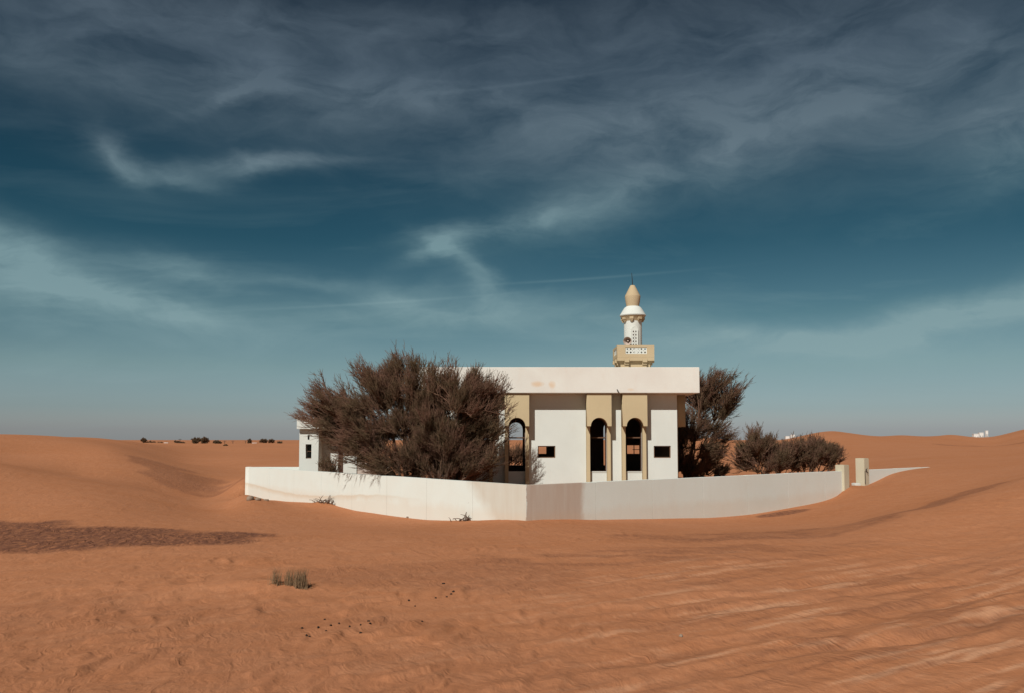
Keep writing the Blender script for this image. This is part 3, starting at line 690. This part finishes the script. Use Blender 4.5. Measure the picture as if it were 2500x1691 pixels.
plate('wall', rect(YA+.203, YA+.897, -.9, AZB-.004), [], .2, Mside(ax1-.2, .2), M_WHITE, annex)
d0, d1 = hit(825.5, 1100, YA+.9).x, hit(838.5, 1100, YA+.9).x; dzt = hit(832, 1070, YA+.9).z
plate('wall', rect(ax1-.2, ax2, -.9, AZB-.004), [rect(d0, d1, -.3, dzt)], .2, Mfront(YA+.9, .2), M_WHITE, annex)
plate('wall', rect(YA+1.103, YA+3, -.9, AZB-.004), [], .2, Mside(ax2-.2, .2), M_WHITE, annex)
plate('wall', rect(ax0, ax2, -.9, AZB-.004), [], .2, Mfront(YA+3.003, .2), M_WHITE, annex)
box('door', d0, d1, YA+1.0, YA+1.05, -.3, dzt, M_DARKWOOD, annex)
wf = plate('window_frame', rect(a0.x+.002, a1.x-.002, a1.z+.002, a0.z-.002), [rect(a0.x+.03, a1.x-.03, a1.z+.03, a0.z-.03)], .04, Mfront(YA+.12, .04), M_WOOD, annex)
box('window_bar', a0.x+.03, a1.x-.03, YA+.13, YA+.15, (a0.z+a1.z)/2-.012, (a0.z+a1.z)/2+.012, M_WOOD, wf)
sx0, sx1 = hit(872, 1100, YA+.5).x, hit(948, 1100, YA+.5).x; szt = hit(900, 1128, YA+.5).z
scr = empty('screen_wall', (sx0, YA+.5, 0), 'low screen wall in shade-darkened grey beside the small outbuilding, behind the thorn tree', 'wall')
mid = hit(891.5, 1100, YA+.5).x
box('wall_panel', sx0+.02, mid-.008, YA+.5, YA+.65, -.9, szt, M_SHADED_GREY, scr, .01); box('wall_panel', mid+.008, sx1, YA+.5, YA+.65, -.9, szt, M_SHADED_GREY, scr, .01)
box('joint', mid-.0078, mid+.0078, YA+.52, YA+.63, -.9, szt-.02, M_JOINT, scr)

# ------------------------------------------------------------------ thorn trees and shrubs
def bark(name, c, c2):
    m, t, b = material(name); p = worldpos(t); n = t.noise(p, 1.3, 4, .6); n2 = t.noise(p, 14, 3, .6)
    col = t.mix(t.ramp(n, [(.38, 0.), (.62, 1.)]), c, c2)
    t.put(b.inputs['Base Color'], t.mix(t.m('MULTIPLY', n2, .6), col, tuple(x*.45 for x in c))); return m
M_BARK = bark('thorn_bark', (.13, .078, .054), (.16, .10, .07))
M_TWIG = bark('thorn_twig', (.200, .105, .072), (.120, .085, .045))
M_LEAF = bark('thorn_leaf', (.105, .075, .036), (.13, .082, .044))
M_DRY = bark('dry_twig', (.19, .10, .06), (.16, .10, .06))
def bez(a, m_, b_, k):
    tt = np.linspace(0, 1, k)[None, :, None]
    return a[:, None]*(1-tt)**2+2*m_[:, None]*tt*(1-tt)+b_[:, None]*tt**2
def unit(v): return v/(np.linalg.norm(v, axis=-1, keepdims=True)+1e-9)
def thorn_tree(name, base, env, label, cat, n_limb, n_sec, n_ter, n_twig, tw_len, sweep=(0, 0, 0), group=None, leaf=0, rt=.07, rs=1., mtw=None, seed=1, up=.3, outw=.8, shell=.5):
    """env: list of (center xyz, radii xyz, weight); branches fan out from the base and fill these volumes"""
    g = np.random.default_rng(seed); base = np.array(base, float)
    mtw = mtw or M_TWIG
    o = empty(name, tuple(base), label, cat, group)
    wts = np.array([e[2] for e in env], float); wts /= wts.sum()
    def sample(n, inner):
        k = g.choice(len(env), n, p=wts); d = unit(g.normal(size=(n, 3))); r = (inner+(1-inner)*g.random((n, 1)))
        C_ = np.array([e[0] for e in env])[k]; Rr = np.array([e[1] for e in env])[k]
        p_ = C_+d*r*Rr*1.12; p_[:, 2] = np.maximum(p_[:, 2], base[2]+.15); return p_
    tips = sample(n_limb, .35)
    st = base+np.stack([g.normal(0, .12, n_limb), g.normal(0, .12, n_limb), np.full(n_limb, -.25)], -1)
    midp = base+(tips-base)*.42+np.stack([g.normal(0, .15, n_limb), g.normal(0, .15, n_limb), .10+.2*g.random(n_limb)], -1)
    K_ = 12; LP_ = bez(st, midp, tips, K_)
    wig = g.normal(0, .035, LP_.shape); wig[:, 0] = 0; LP_ = LP_+np.cumsum(wig, 1)*.7
    Rl = rt*(g.random((n_limb, 1))*.5+.7)*np.linspace(1, .2, K_)[None]
    V1, Q1 = tubes(LP_, Rl, 6)
    big_mesh('trunk', V1, Q1, M_BARK, o)
    # secondary boughs start on the limb point that lies most nearly between base and their own tip
    e2 = sample(n_sec, shell); cl_ = sample(max(4, n_sec//11), .45); e2 = e2+(cl_[np.argmin(((e2[:, None]-cl_[None])**2).sum(-1), 1)]-e2)*.30; pts = LP_[:, 2:9].reshape(-1, 3)
    D = np.linalg.norm(e2[:, None]-pts[None], axis=2)+.35*np.linalg.norm(pts-base, axis=1)[None]*0
    j = np.argsort(D+g.random(D.shape)*.5, axis=1)[:, 0]; a2 = pts[j]
    m2 = a2+(e2-a2)*.5+unit(a2-base)*.12*np.linalg.norm(e2-a2, axis=1, keepdims=True)+g.normal(0, .08, e2.shape)
    K2 = 7; B2 = bez(a2, m2, e2, K2); B2[:, 1:] += np.cumsum(g.normal(0, .022, B2[:, 1:].shape), 1)
    VS = []; QS = []; off = 0
    def add(Pt, Rd, sides=3):
        nonlocal off
        v, q = tubes(Pt, Rd, sides); VS.append(v); QS.append(q+off); off += len(v)
    add(B2, rs*np.linspace(.024, .010, K2)[None]*np.ones((n_sec, 1)), 4)
    sw = np.array(sweep, float)
    # tertiary
    f = g.random((n_sec, n_ter))**.8*.85+.15; ii = np.clip((f*(K2-1)).astype(int), 0, K2-2); fr = (f*(K2-1)-ii)[..., None]
    sel = np.arange(n_sec)[:, None]
    a3 = (B2[sel, ii]*(1-fr)+B2[sel, ii+1]*fr).reshape(-1, 3); tg = unit((B2[sel, ii+1]-B2[sel, ii]).reshape(-1, 3))
    rad_ = unit(a3-base-np.array([0, 0, .2])); n3 = len(a3)
    d3 = unit(tg*.55+rad_*outw+sw+np.array([0, 0, up])+g.normal(0, .42, (n3, 3)))
    l3 = (tw_len*(.7+.9*g.random((n3, 1))))
    e3 = a3+d3*l3; m3 = (a3+e3)/2+g.normal(0, .05, (n3, 3))-np.array([0, 0, .02])
    B3 = bez(a3, m3, e3, 4); add(B3, rs*np.array([[.0085, .0075, .006, .0038]])*np.ones((n3, 1)), 3)
    # twigs
    f = g.random((n3, n_twig))*.9+.08; ii = np.clip((f*3).astype(int), 0, 2); fr = (f*3-ii)[..., None]; sel = np.arange(n3)[:, None]
    a4 = (B3[sel, ii]*(1-fr)+B3[sel, ii+1]*fr).reshape(-1, 3); n4 = len(a4)
    tg = np.repeat(d3, n_twig, 0); d4 = unit(tg*.9+np.repeat(rad_, n_twig, 0)*.25+sw*.6+np.array([0, 0, up*.6])+g.normal(0, .42, (n4, 3)))
    l4 = tw_len*(.25+.5*g.random((n4, 1))); e4 = a4+d4*l4; m4 = (a4+e4)/2+g.normal(0, .018, (n4, 3))
    B4 = bez(a4, m4, e4, 3); add(B4, rs*np.array([[.0062, .0052, .0030]])*np.ones((n4, 1)), 3)
    big_mesh('crown', np.concatenate(VS), np.concatenate(QS), mtw, o)
    if leaf:
        k = g.integers(0, n4, leaf); c = a4[k]+(e4[k]-a4[k])*g.random((leaf, 1)); n_ = unit(g.normal(size=(leaf, 3))); t_ = unit(np.cross(n_, g.normal(size=(leaf, 3)))); s_ = (.012+.02*g.random((leaf, 1)))*rs
        bb = np.cross(n_, t_)
        v = np.stack([c-t_*s_, c+bb*s_*.45, c+t_*s_, c-bb*s_*.45], 1).reshape(-1, 3)
        lf = big_mesh('foliage', v, np.arange(leaf*4).reshape(-1, 4), M_LEAF, o, False); lf['kind'] = 'stuff'
    return o
def E(px, py, y, rx, ry, rz, wt):
    """ellipsoid: centre at a pixel on plane y, radii in photo pixels (x, z) and metres (depth)"""
    p = hit(px, py, y); k = y/F; return ((p.x, p.y, p.z), (rx*k, ry, rz*k), wt)
def groot(px, y): x = (px-1250)/F*y; return (x, y, float(ground_z(np.array([x]), np.array([y]))[0]))
YT = 31.6
thorn_tree('thorn_tree', groot(1000, YT+.6), [E(930, 1000, YT+.6, 165, 1.5, 105, 3.4), E(865, 960, YT+.8, 120, 1.2, 62, 1.5), E(810, 1015, YT+1.4, 95, 1.0, 55, 1.3), E(985, 930, YT+.5, 75, 1.2, 55, 1.2),
            E(990, 1120, YT+.2, 110, 1.4, 75, 2.0), E(890, 1090, YT+1.0, 85, .9, 50, 1.0), E(900, 1040, YT+.8, 70, 1.2, 50, .8), E(768, 1025, YT+2.2, 52, .7, 20, .45), E(1050, 1045, YT+.2, 60, 1.2, 85, 1.3), E(1000, 905, YT+.5, 45, .8, 32, .5)],
           'wide leaning thorn tree spreading its branches over the small outbuilding roof', 'tree', 16, 400, 13, 10, .50, sweep=(-.32, 0, .02), group='thorn trees round the mosque', leaf=30000, seed=3, up=.26, rs=1.12)
thorn_tree('thorn_tree', groot(1075, YT), [E(1115, 1010, YT, 120, 1.4, 95, 3.0), E(1095, 925, YT, 95, 1.2, 46, .5), E(1175, 960, YT+.2, 62, 1.0, 50, .45), E(1090, 1120, YT-.1, 120, 1.3, 72, 2.3), E(1215, 1020, YT+.3, 55, .8, 70, .7), E(1150, 1130, YT, 70, 1., 60, .7)],
           'bushy bare-tipped thorn tree standing before the left arched windows of the mosque', 'tree', 14, 310, 13, 10, .46, sweep=(.12, 0, .10), group='thorn trees round the mosque', leaf=24000, seed=5, up=.40, rs=1.1)
thorn_tree('thorn_tree', groot(1672, 40.5), [E(1735, 955, 40.5, 85, 1.3, 48, 2.2), E(1705, 1045, 40.5, 82, 1.1, 36, 1.0), E(1690, 1115, 40, 68, 1.1, 52, 1.8), E(1660, 1010, 41.5, 50, 1, 90, 1.0)],
           'dark thorn tree growing past the right end of the mosque roof', 'tree', 11, 220, 12, 9, .50, sweep=(.36, 0, .03), group='thorn trees round the mosque', leaf=22000, seed=8, up=.26, rs=1.25)
thorn_tree('desert_shrub', groot(1868, 37.5), [E(1862, 1118, 37.5, 72, 1.0, 38, 2.0), E(1855, 1075, 37.5, 34, .8, 26, .35), E(1925, 1120, 37.6, 58, .9, 36, 1.2)],
           'low dry shrub with tall bare spikes behind the boundary wall', 'shrub', 14, 180, 11, 9, .36, group='shrubs behind the right boundary wall', leaf=11000, seed=11, up=.55, rs=1.15, rt=.03)
thorn_tree('desert_shrub', groot(1985, 38), [E(1975, 1118, 38, 74, 1.0, 36, 2.2), E(2000, 1100, 38, 44, .8, 28, .9)],
           'round dense dry shrub next to the short gate pillar', 'shrub', 14, 180, 11, 9, .32, group='shrubs behind the right boundary wall', leaf=12000, seed=12, up=.42, rs=1.15, rt=.03)
# bare spikes on the first shrub, dry bushes in the yard and behind the hall
thorn_tree('dry_bush', groot(1230, 49), [E(1250, 1118, 49, 40, .6, 22, 1)], 'reddish dry bush seen through the left arched windows of the hall', 'shrub', 10, 50, 8, 6, .38, seed=21, up=.6, rs=1.3, rt=.02, mtw=M_DRY)
thorn_tree('dry_bush', groot(1725, 43), [E(1730, 1150, 43, 55, .8, 14, 1)], 'low brown scrub in the yard beyond the right end of the hall', 'shrub', 10, 60, 8, 7, .25, seed=22, up=.4, rs=1.3, rt=.02)
thorn_tree('dry_bush', groot(806, 38.4), [E(806, 1140, 38.4, 30, .5, 18, 1)], 'added leafy bush standing in for dappled shade on the outbuilding wall', 'shrub', 8, 26, 6, 5, .25, seed=23, up=.5, rs=1.0, rt=.02, leaf=3000)  # bush added where twig shade dapples the outbuilding wall

# ------------------------------------------------------------------ small things on the sand
def grass_tuft(px, py, n, h, spread, label, seed):
    c = on_ground(px, py); g = np.random.default_rng(seed)
    a = np.stack([c.x+g.normal(0, spread, n), c.y+g.normal(0, spread*.7, n), np.full(n, c.z-.02)], -1)
    d = unit(np.stack([g.normal(0, .14, n), g.normal(0, .14, n), np.ones(n)], -1)); l = h*(.45+.6*g.random((n, 1)))
    e = a+d*l+np.stack([g.normal(0, .015, n), g.normal(0, .015, n), np.zeros(n)], -1); m_ = (a+e)/2
    V_, Q_ = tubes(bez(a, m_, e, 4), np.array([[.0038, .0034, .0026, .001]])*np.ones((n, 1)), 3)
    o = big_mesh('grass_tuft', V_, Q_, M_GRASS); tag(o, label, 'grass tuft', 'tufts of dry grass on the sand mound'); return o
M_GRASS = bark('dry_grass', (.27, .175, .10), (.20, .135, .075))
grass_tuft(673, 1425, 50, .27, .05, 'small thin tuft of dry grass standing a little apart', 31)
grass_tuft(708, 1429, 70, .29, .06, 'middle tuft of dry grass on the sand mound', 32)
grass_tuft(735, 1436, 150, .32, .05, 'thickest dry grass tuft, casting the longest shadow', 33)
def pebble(name, c, r, mat, seed, flat=.75):
    bm = bmesh.new(); bmesh.ops.create_icosphere(bm, subdivisions=2, radius=1.0); rr = random.Random(seed)
    ax = [rr.uniform(.75, 1.25) for _ in range(2)]
    for v in bm.verts:
        k = 1+.16*math.sin(v.co.x*3+seed)+.13*math.sin(v.co.y*4.1+2*seed)+.1*math.cos(v.co.z*5+seed)
        v.co = Vector((v.co.x*ax[0]*k*r, v.co.y*ax[1]*k*r, v.co.z*flat*k*r))
    bm.transform(Matrix.Translation((c.x, c.y, c.z+r*flat*.45)))
    me = bpy.data.meshes.new(name); bm.to_mesh(me); bm.free(); return finish(name, me, mat, None, True)
DUNG = [(1370, 621), (1391, 653), (1405, 658), (1445, 620), (1474, 580), (1480, 633), (1500, 607), (1538, 600), (1587, 615), (1637, 606), (1637, 641), (1673, 587), (1679, 604),
        (1855, 496), (1884, 521), (1916, 590), (1978, 483), (2013, 418), (2027, 479), (2047, 466), (2058, 455)]
for i, (a, b_) in enumerate(DUNG):
    c = on_ground(a*.5379, 1200+b_*.5379); r = random.uniform(.011, .017)*(c.y/9.5)
    tag(pebble('dung_pellet', c, r, M_DUNG, i), 'small dark dropping lying on the open sand', 'dropping', 'dark droppings scattered on the sand')
for i, (a, b_) in enumerate([(1500+0, 1395), (2190, 1388), (1673, 1558)]):
    pass
for i, (px, py, r, lab) in enumerate([(612, 1217, .17, 'pale rough stone at the foot of the far left wall corner'), (630, 1218, .13, 'smaller brown stone beside the far left wall corner'), (650, 1219, .09, 'little stone lying along the left wall foot')]):
    tag(pebble('stone', on_ground(px, py+2), r, M_ROCK, 40+i, .6), lab, 'stone', 'stones at the wall corner')
tag(pebble('stone', on_ground(998, 1263), .09, M_ROCK, 50, .6), 'single stone at the foot of the wall left of the dead branch', 'stone')
tag(pebble('stone', on_ground(1662, 1553), .03, M_ROCK, 51, .6), 'small clod on the tyre-tracked sand in the foreground', 'stone')
def dead_branch(name, px, py, label, sc_, seed, bush=False):
    c = on_ground(px, py); g = np.random.default_rng(seed); k = 26
    a = np.tile(np.array([[c.x, c.y, c.z]]), (k, 1))+g.normal(0, .09*sc_, (k, 3))*np.array([1.6, .6, .15])
    d = unit(np.stack([g.normal(0, 1, k), g.normal(0, .6, k), .15+.35*g.random(k)], -1)); e = a+d*(.22*sc_)*(.5+g.random((k, 1)))
    m_ = (a+e)/2+np.array([0, 0, .06*sc_]); P1 = bez(a, m_, e, 5)
    main = np.array([[[0, 0, -.05], [.06, 0, .02], [.14, 0, .10], [.12, 0, .2], [.16, 0, .3], [.10, 0, .38], [.03, 0, .42]]])*sc_+np.array([c.x, c.y, c.z])
    fork = np.array([[[.14, 0, .24], [.17, 0, .29], [.19, 0, .36], [.185, 0, .40]]])*sc_+np.array([c.x, c.y, c.z])
    V1, Q1 = tubes(P1, np.linspace(.012, .004, 5)[None]*np.ones((k, 1))*sc_, 4); V2, Q2 = tubes(main, np.linspace(.017, .006, 7)[None]*sc_, 5); V3, Q3 = tubes(fork, np.linspace(.01, .005, 4)[None]*sc_, 4)
    Vs, Qs = ([V1, V2, V3], [Q1, Q2+len(V1), Q3+len(V1)+len(V2)]) if not bush else ([V1], [Q1])
    o = big_mesh(name, np.concatenate(Vs), np.concatenate(Qs), M_BARK); tag(o, label, 'branch'); return o
dead_branch('dead_branch', 1140, 1270, 'dead bent branch propped against the white wall near its corner', 1.35, 61)
dead_branch('twig_heap', 797, 1227, 'heap of dry twigs caught in a drift at the left wall', 1.4, 62, True)
# broken white slab lying in the yard, and rubbish in the gateway
def slab(px, py, y, sx, sy, sz, label, seed):
    q = groot((px), y); bm = bmesh.new(); bmesh.ops.create_cube(bm, size=1.); rr = random.Random(seed)
    bmesh.ops.subdivide_edges(bm, edges=bm.edges[:], cuts=3, use_grid_fill=True)
    for v in bm.verts:
        v.co = Vector((v.co.x*sx*(1+rr.uniform(-.06, .06)), v.co.y*sy*(1+rr.uniform(-.06, .06)), v.co.z*sz*(1+rr.uniform(-.15, .15))))
    bm.transform(Matrix.Translation((q[0], q[1], q[2]+sz*.3)) @ Euler((rr.uniform(-.06, .06), rr.uniform(-.08, .08), rr.uniform(-.4, .4))).to_matrix().to_4x4())
    me = bpy.data.meshes.new('broken_slab'); bm.to_mesh(me); bm.free(); return tag(finish('broken_slab', me, M_WHITE), label, 'rubble')
slab(1790, 1138, 46, .95, .6, .22, 'broken white slab lying in the yard right of the hall', 3)
slab(2086, 1183, 36.4, .3, .2, .12, 'crumpled white lump lying in the gateway between the pillars', 4)

# ------------------------------------------------------------------ far things on the plain
def far_at(px, dist): x = (px-1250)/F*dist; return (x, dist, float(ground_z(np.array([x]), np.array([float(dist)]), False)[0]))
FAR_TREES = [(655, 330, 38, 17, 'flat-topped thorn tree on the far plain right of the little white house'), (610, 330, 10, 14, 'narrow round-headed far tree just left of the little white house'),
             (481, 330, 19, 16, 'far dark tree, left one of a touching pair on the plain'), (500, 330, 18, 17, 'far dark tree, right one of a touching pair on the plain'),
             (532, 330, 22, 10, 'low dome-shaped far bush right of the touching pair of trees'), (352, 360, 13, 13, 'lone small pointed tree on the plain left of the power poles'),
             (221, 420, 13, 6, 'faint low bush on the skyline of the left dune'), (553, 245, 11, 8, 'small round bush in front of the far trees'), (598, 235, 10, 7, 'small ragged bush below the narrow round-headed tree')]
for i, (px, d, wp, hp_, lab) in enumerate(FAR_TREES):
    q = far_at(px, d); k = d/F; w_, h_ = wp*k, hp_*k
    top = 'flat-topped' in lab
    env = [((q[0], q[1], q[2]+h_*(.62 if top else .5)), (w_*.5, w_*.35, h_*(.34 if top else .46)), 1)]
    if top: env += [((q[0]-w_*.2, q[1], q[2]+h_*.6), (w_*.32, w_*.3, h_*.25), .6), ((q[0], q[1], q[2]+h_*.3), (w_*.2, w_*.2, h_*.25), .4)]
    thorn_tree('thorn_tree' if hp_ > 9 else 'desert_shrub', q, env, lab, 'tree' if hp_ > 9 else 'shrub', 6, 60, 8, 4, h_*.20, group='far trees on the plain', seed=70+i, rs=9., rt=.12, up=.2, leaf=2500)
FAR_SCRUB = [(290, 470), (313, 480), (370, 480), (392, 470), (434, 480), (445, 470), (684, 420)]
for i, (px, d) in enumerate(FAR_SCRUB):
    q = far_at(px, d); k = d/F
    thorn_tree('desert_shrub', q, [((q[0], q[1], q[2]+2.2*k), (8*k, 6*k, 2.2*k), 1)], 'tiny low scrub on the far left skyline', 'shrub', 5, 24, 5, 3, .6, group='tiny scrub on the far skyline', seed=90+i, rs=12., rt=.1, leaf=600)
def far_house(px, d, wp, hp_, label, door=True):
    q = far_at(px, d); k = d/F; w_, h_ = wp*k, hp_*k; z0 = q[2]-.3
    o = empty('far_house', (q[0], q[1], q[2]), label, 'house', 'far white houses')
    box('wall', q[0]-w_/2, q[0]+w_/2, d-w_*.3, d+w_*.4, z0, z0+h_+.3, M_FARW, o)
    box('roof', q[0]-w_*.53, q[0]+w_*.53, d-w_*.33, d+w_*.43, z0+h_+.304, z0+h_+.5, M_FARW, o)
    box('door', q[0]-w_*.08, q[0]+w_*.06, d-w_*.3-.05, d-w_*.3-.003, z0+.3, z0+.3+h_*.6, M_DARKWOOD, o)
    for e in (-1, 1): box('window', q[0]+e*w_*.3-w_*.06, q[0]+e*w_*.3+w_*.06, d-w_*.3-.04, d-w_*.3-.003, z0+h_*.5, z0+h_*.8, M_METAL, o)
M_FARW = plain('far_white', (.78, .76, .72), .85)
far_house(623, 345, 12, 7, 'little white house on the plain between two far trees')
far_house(376, 520, 4, 4, 'tiny white hut on the far skyline right of the lone pointed tree')
far_house(405, 520, 5, 3, 'tiny pale flat hut on the far skyline left of the power poles')
far_house(409, 300, 8, 4, 'small cream shed low on the plain below the skyline')
for px, d, wp, hp_, lab in ((1921, 420, 9, 22, 'white far house showing above the saddle behind the dry shrub'), (1934, 425, 10, 24, 'taller white far house above the saddle behind the dry shrub'),
                            (2380, 420, 12, 22, 'low white far house half hidden by the right dune crest'), (2393, 424, 10, 24, 'white far house beside the low one on the right dunes'), (2407, 428, 6, 28, 'narrow white far tower house on the right dunes')):
    far_house(px, d, wp, hp_, lab)
for i, (px, d, hp_) in enumerate([(441, 420, 15), (473, 430, 14), (550, 450, 12), (570, 460, 11), (601, 470, 10)]):
    q = far_at(px, d); h_ = hp_*d/F
    o = empty('power_pole', q, 'thin power pole standing on the far plain', 'pole', 'power poles on the far plain')
    V, Qd = tubes(np.array([[(q[0], q[1], q[2]-.3), (q[0], q[1], q[2]+h_)]]), np.array([[.16, .10]]), 6); big_mesh('post', V, Qd, M_METAL, o)
    box('crossarm', q[0]-.9, q[0]+.9, q[1]-.22, q[1]-.1, q[2]+h_*.88, q[2]+h_*.88+.14, M_METAL, o)
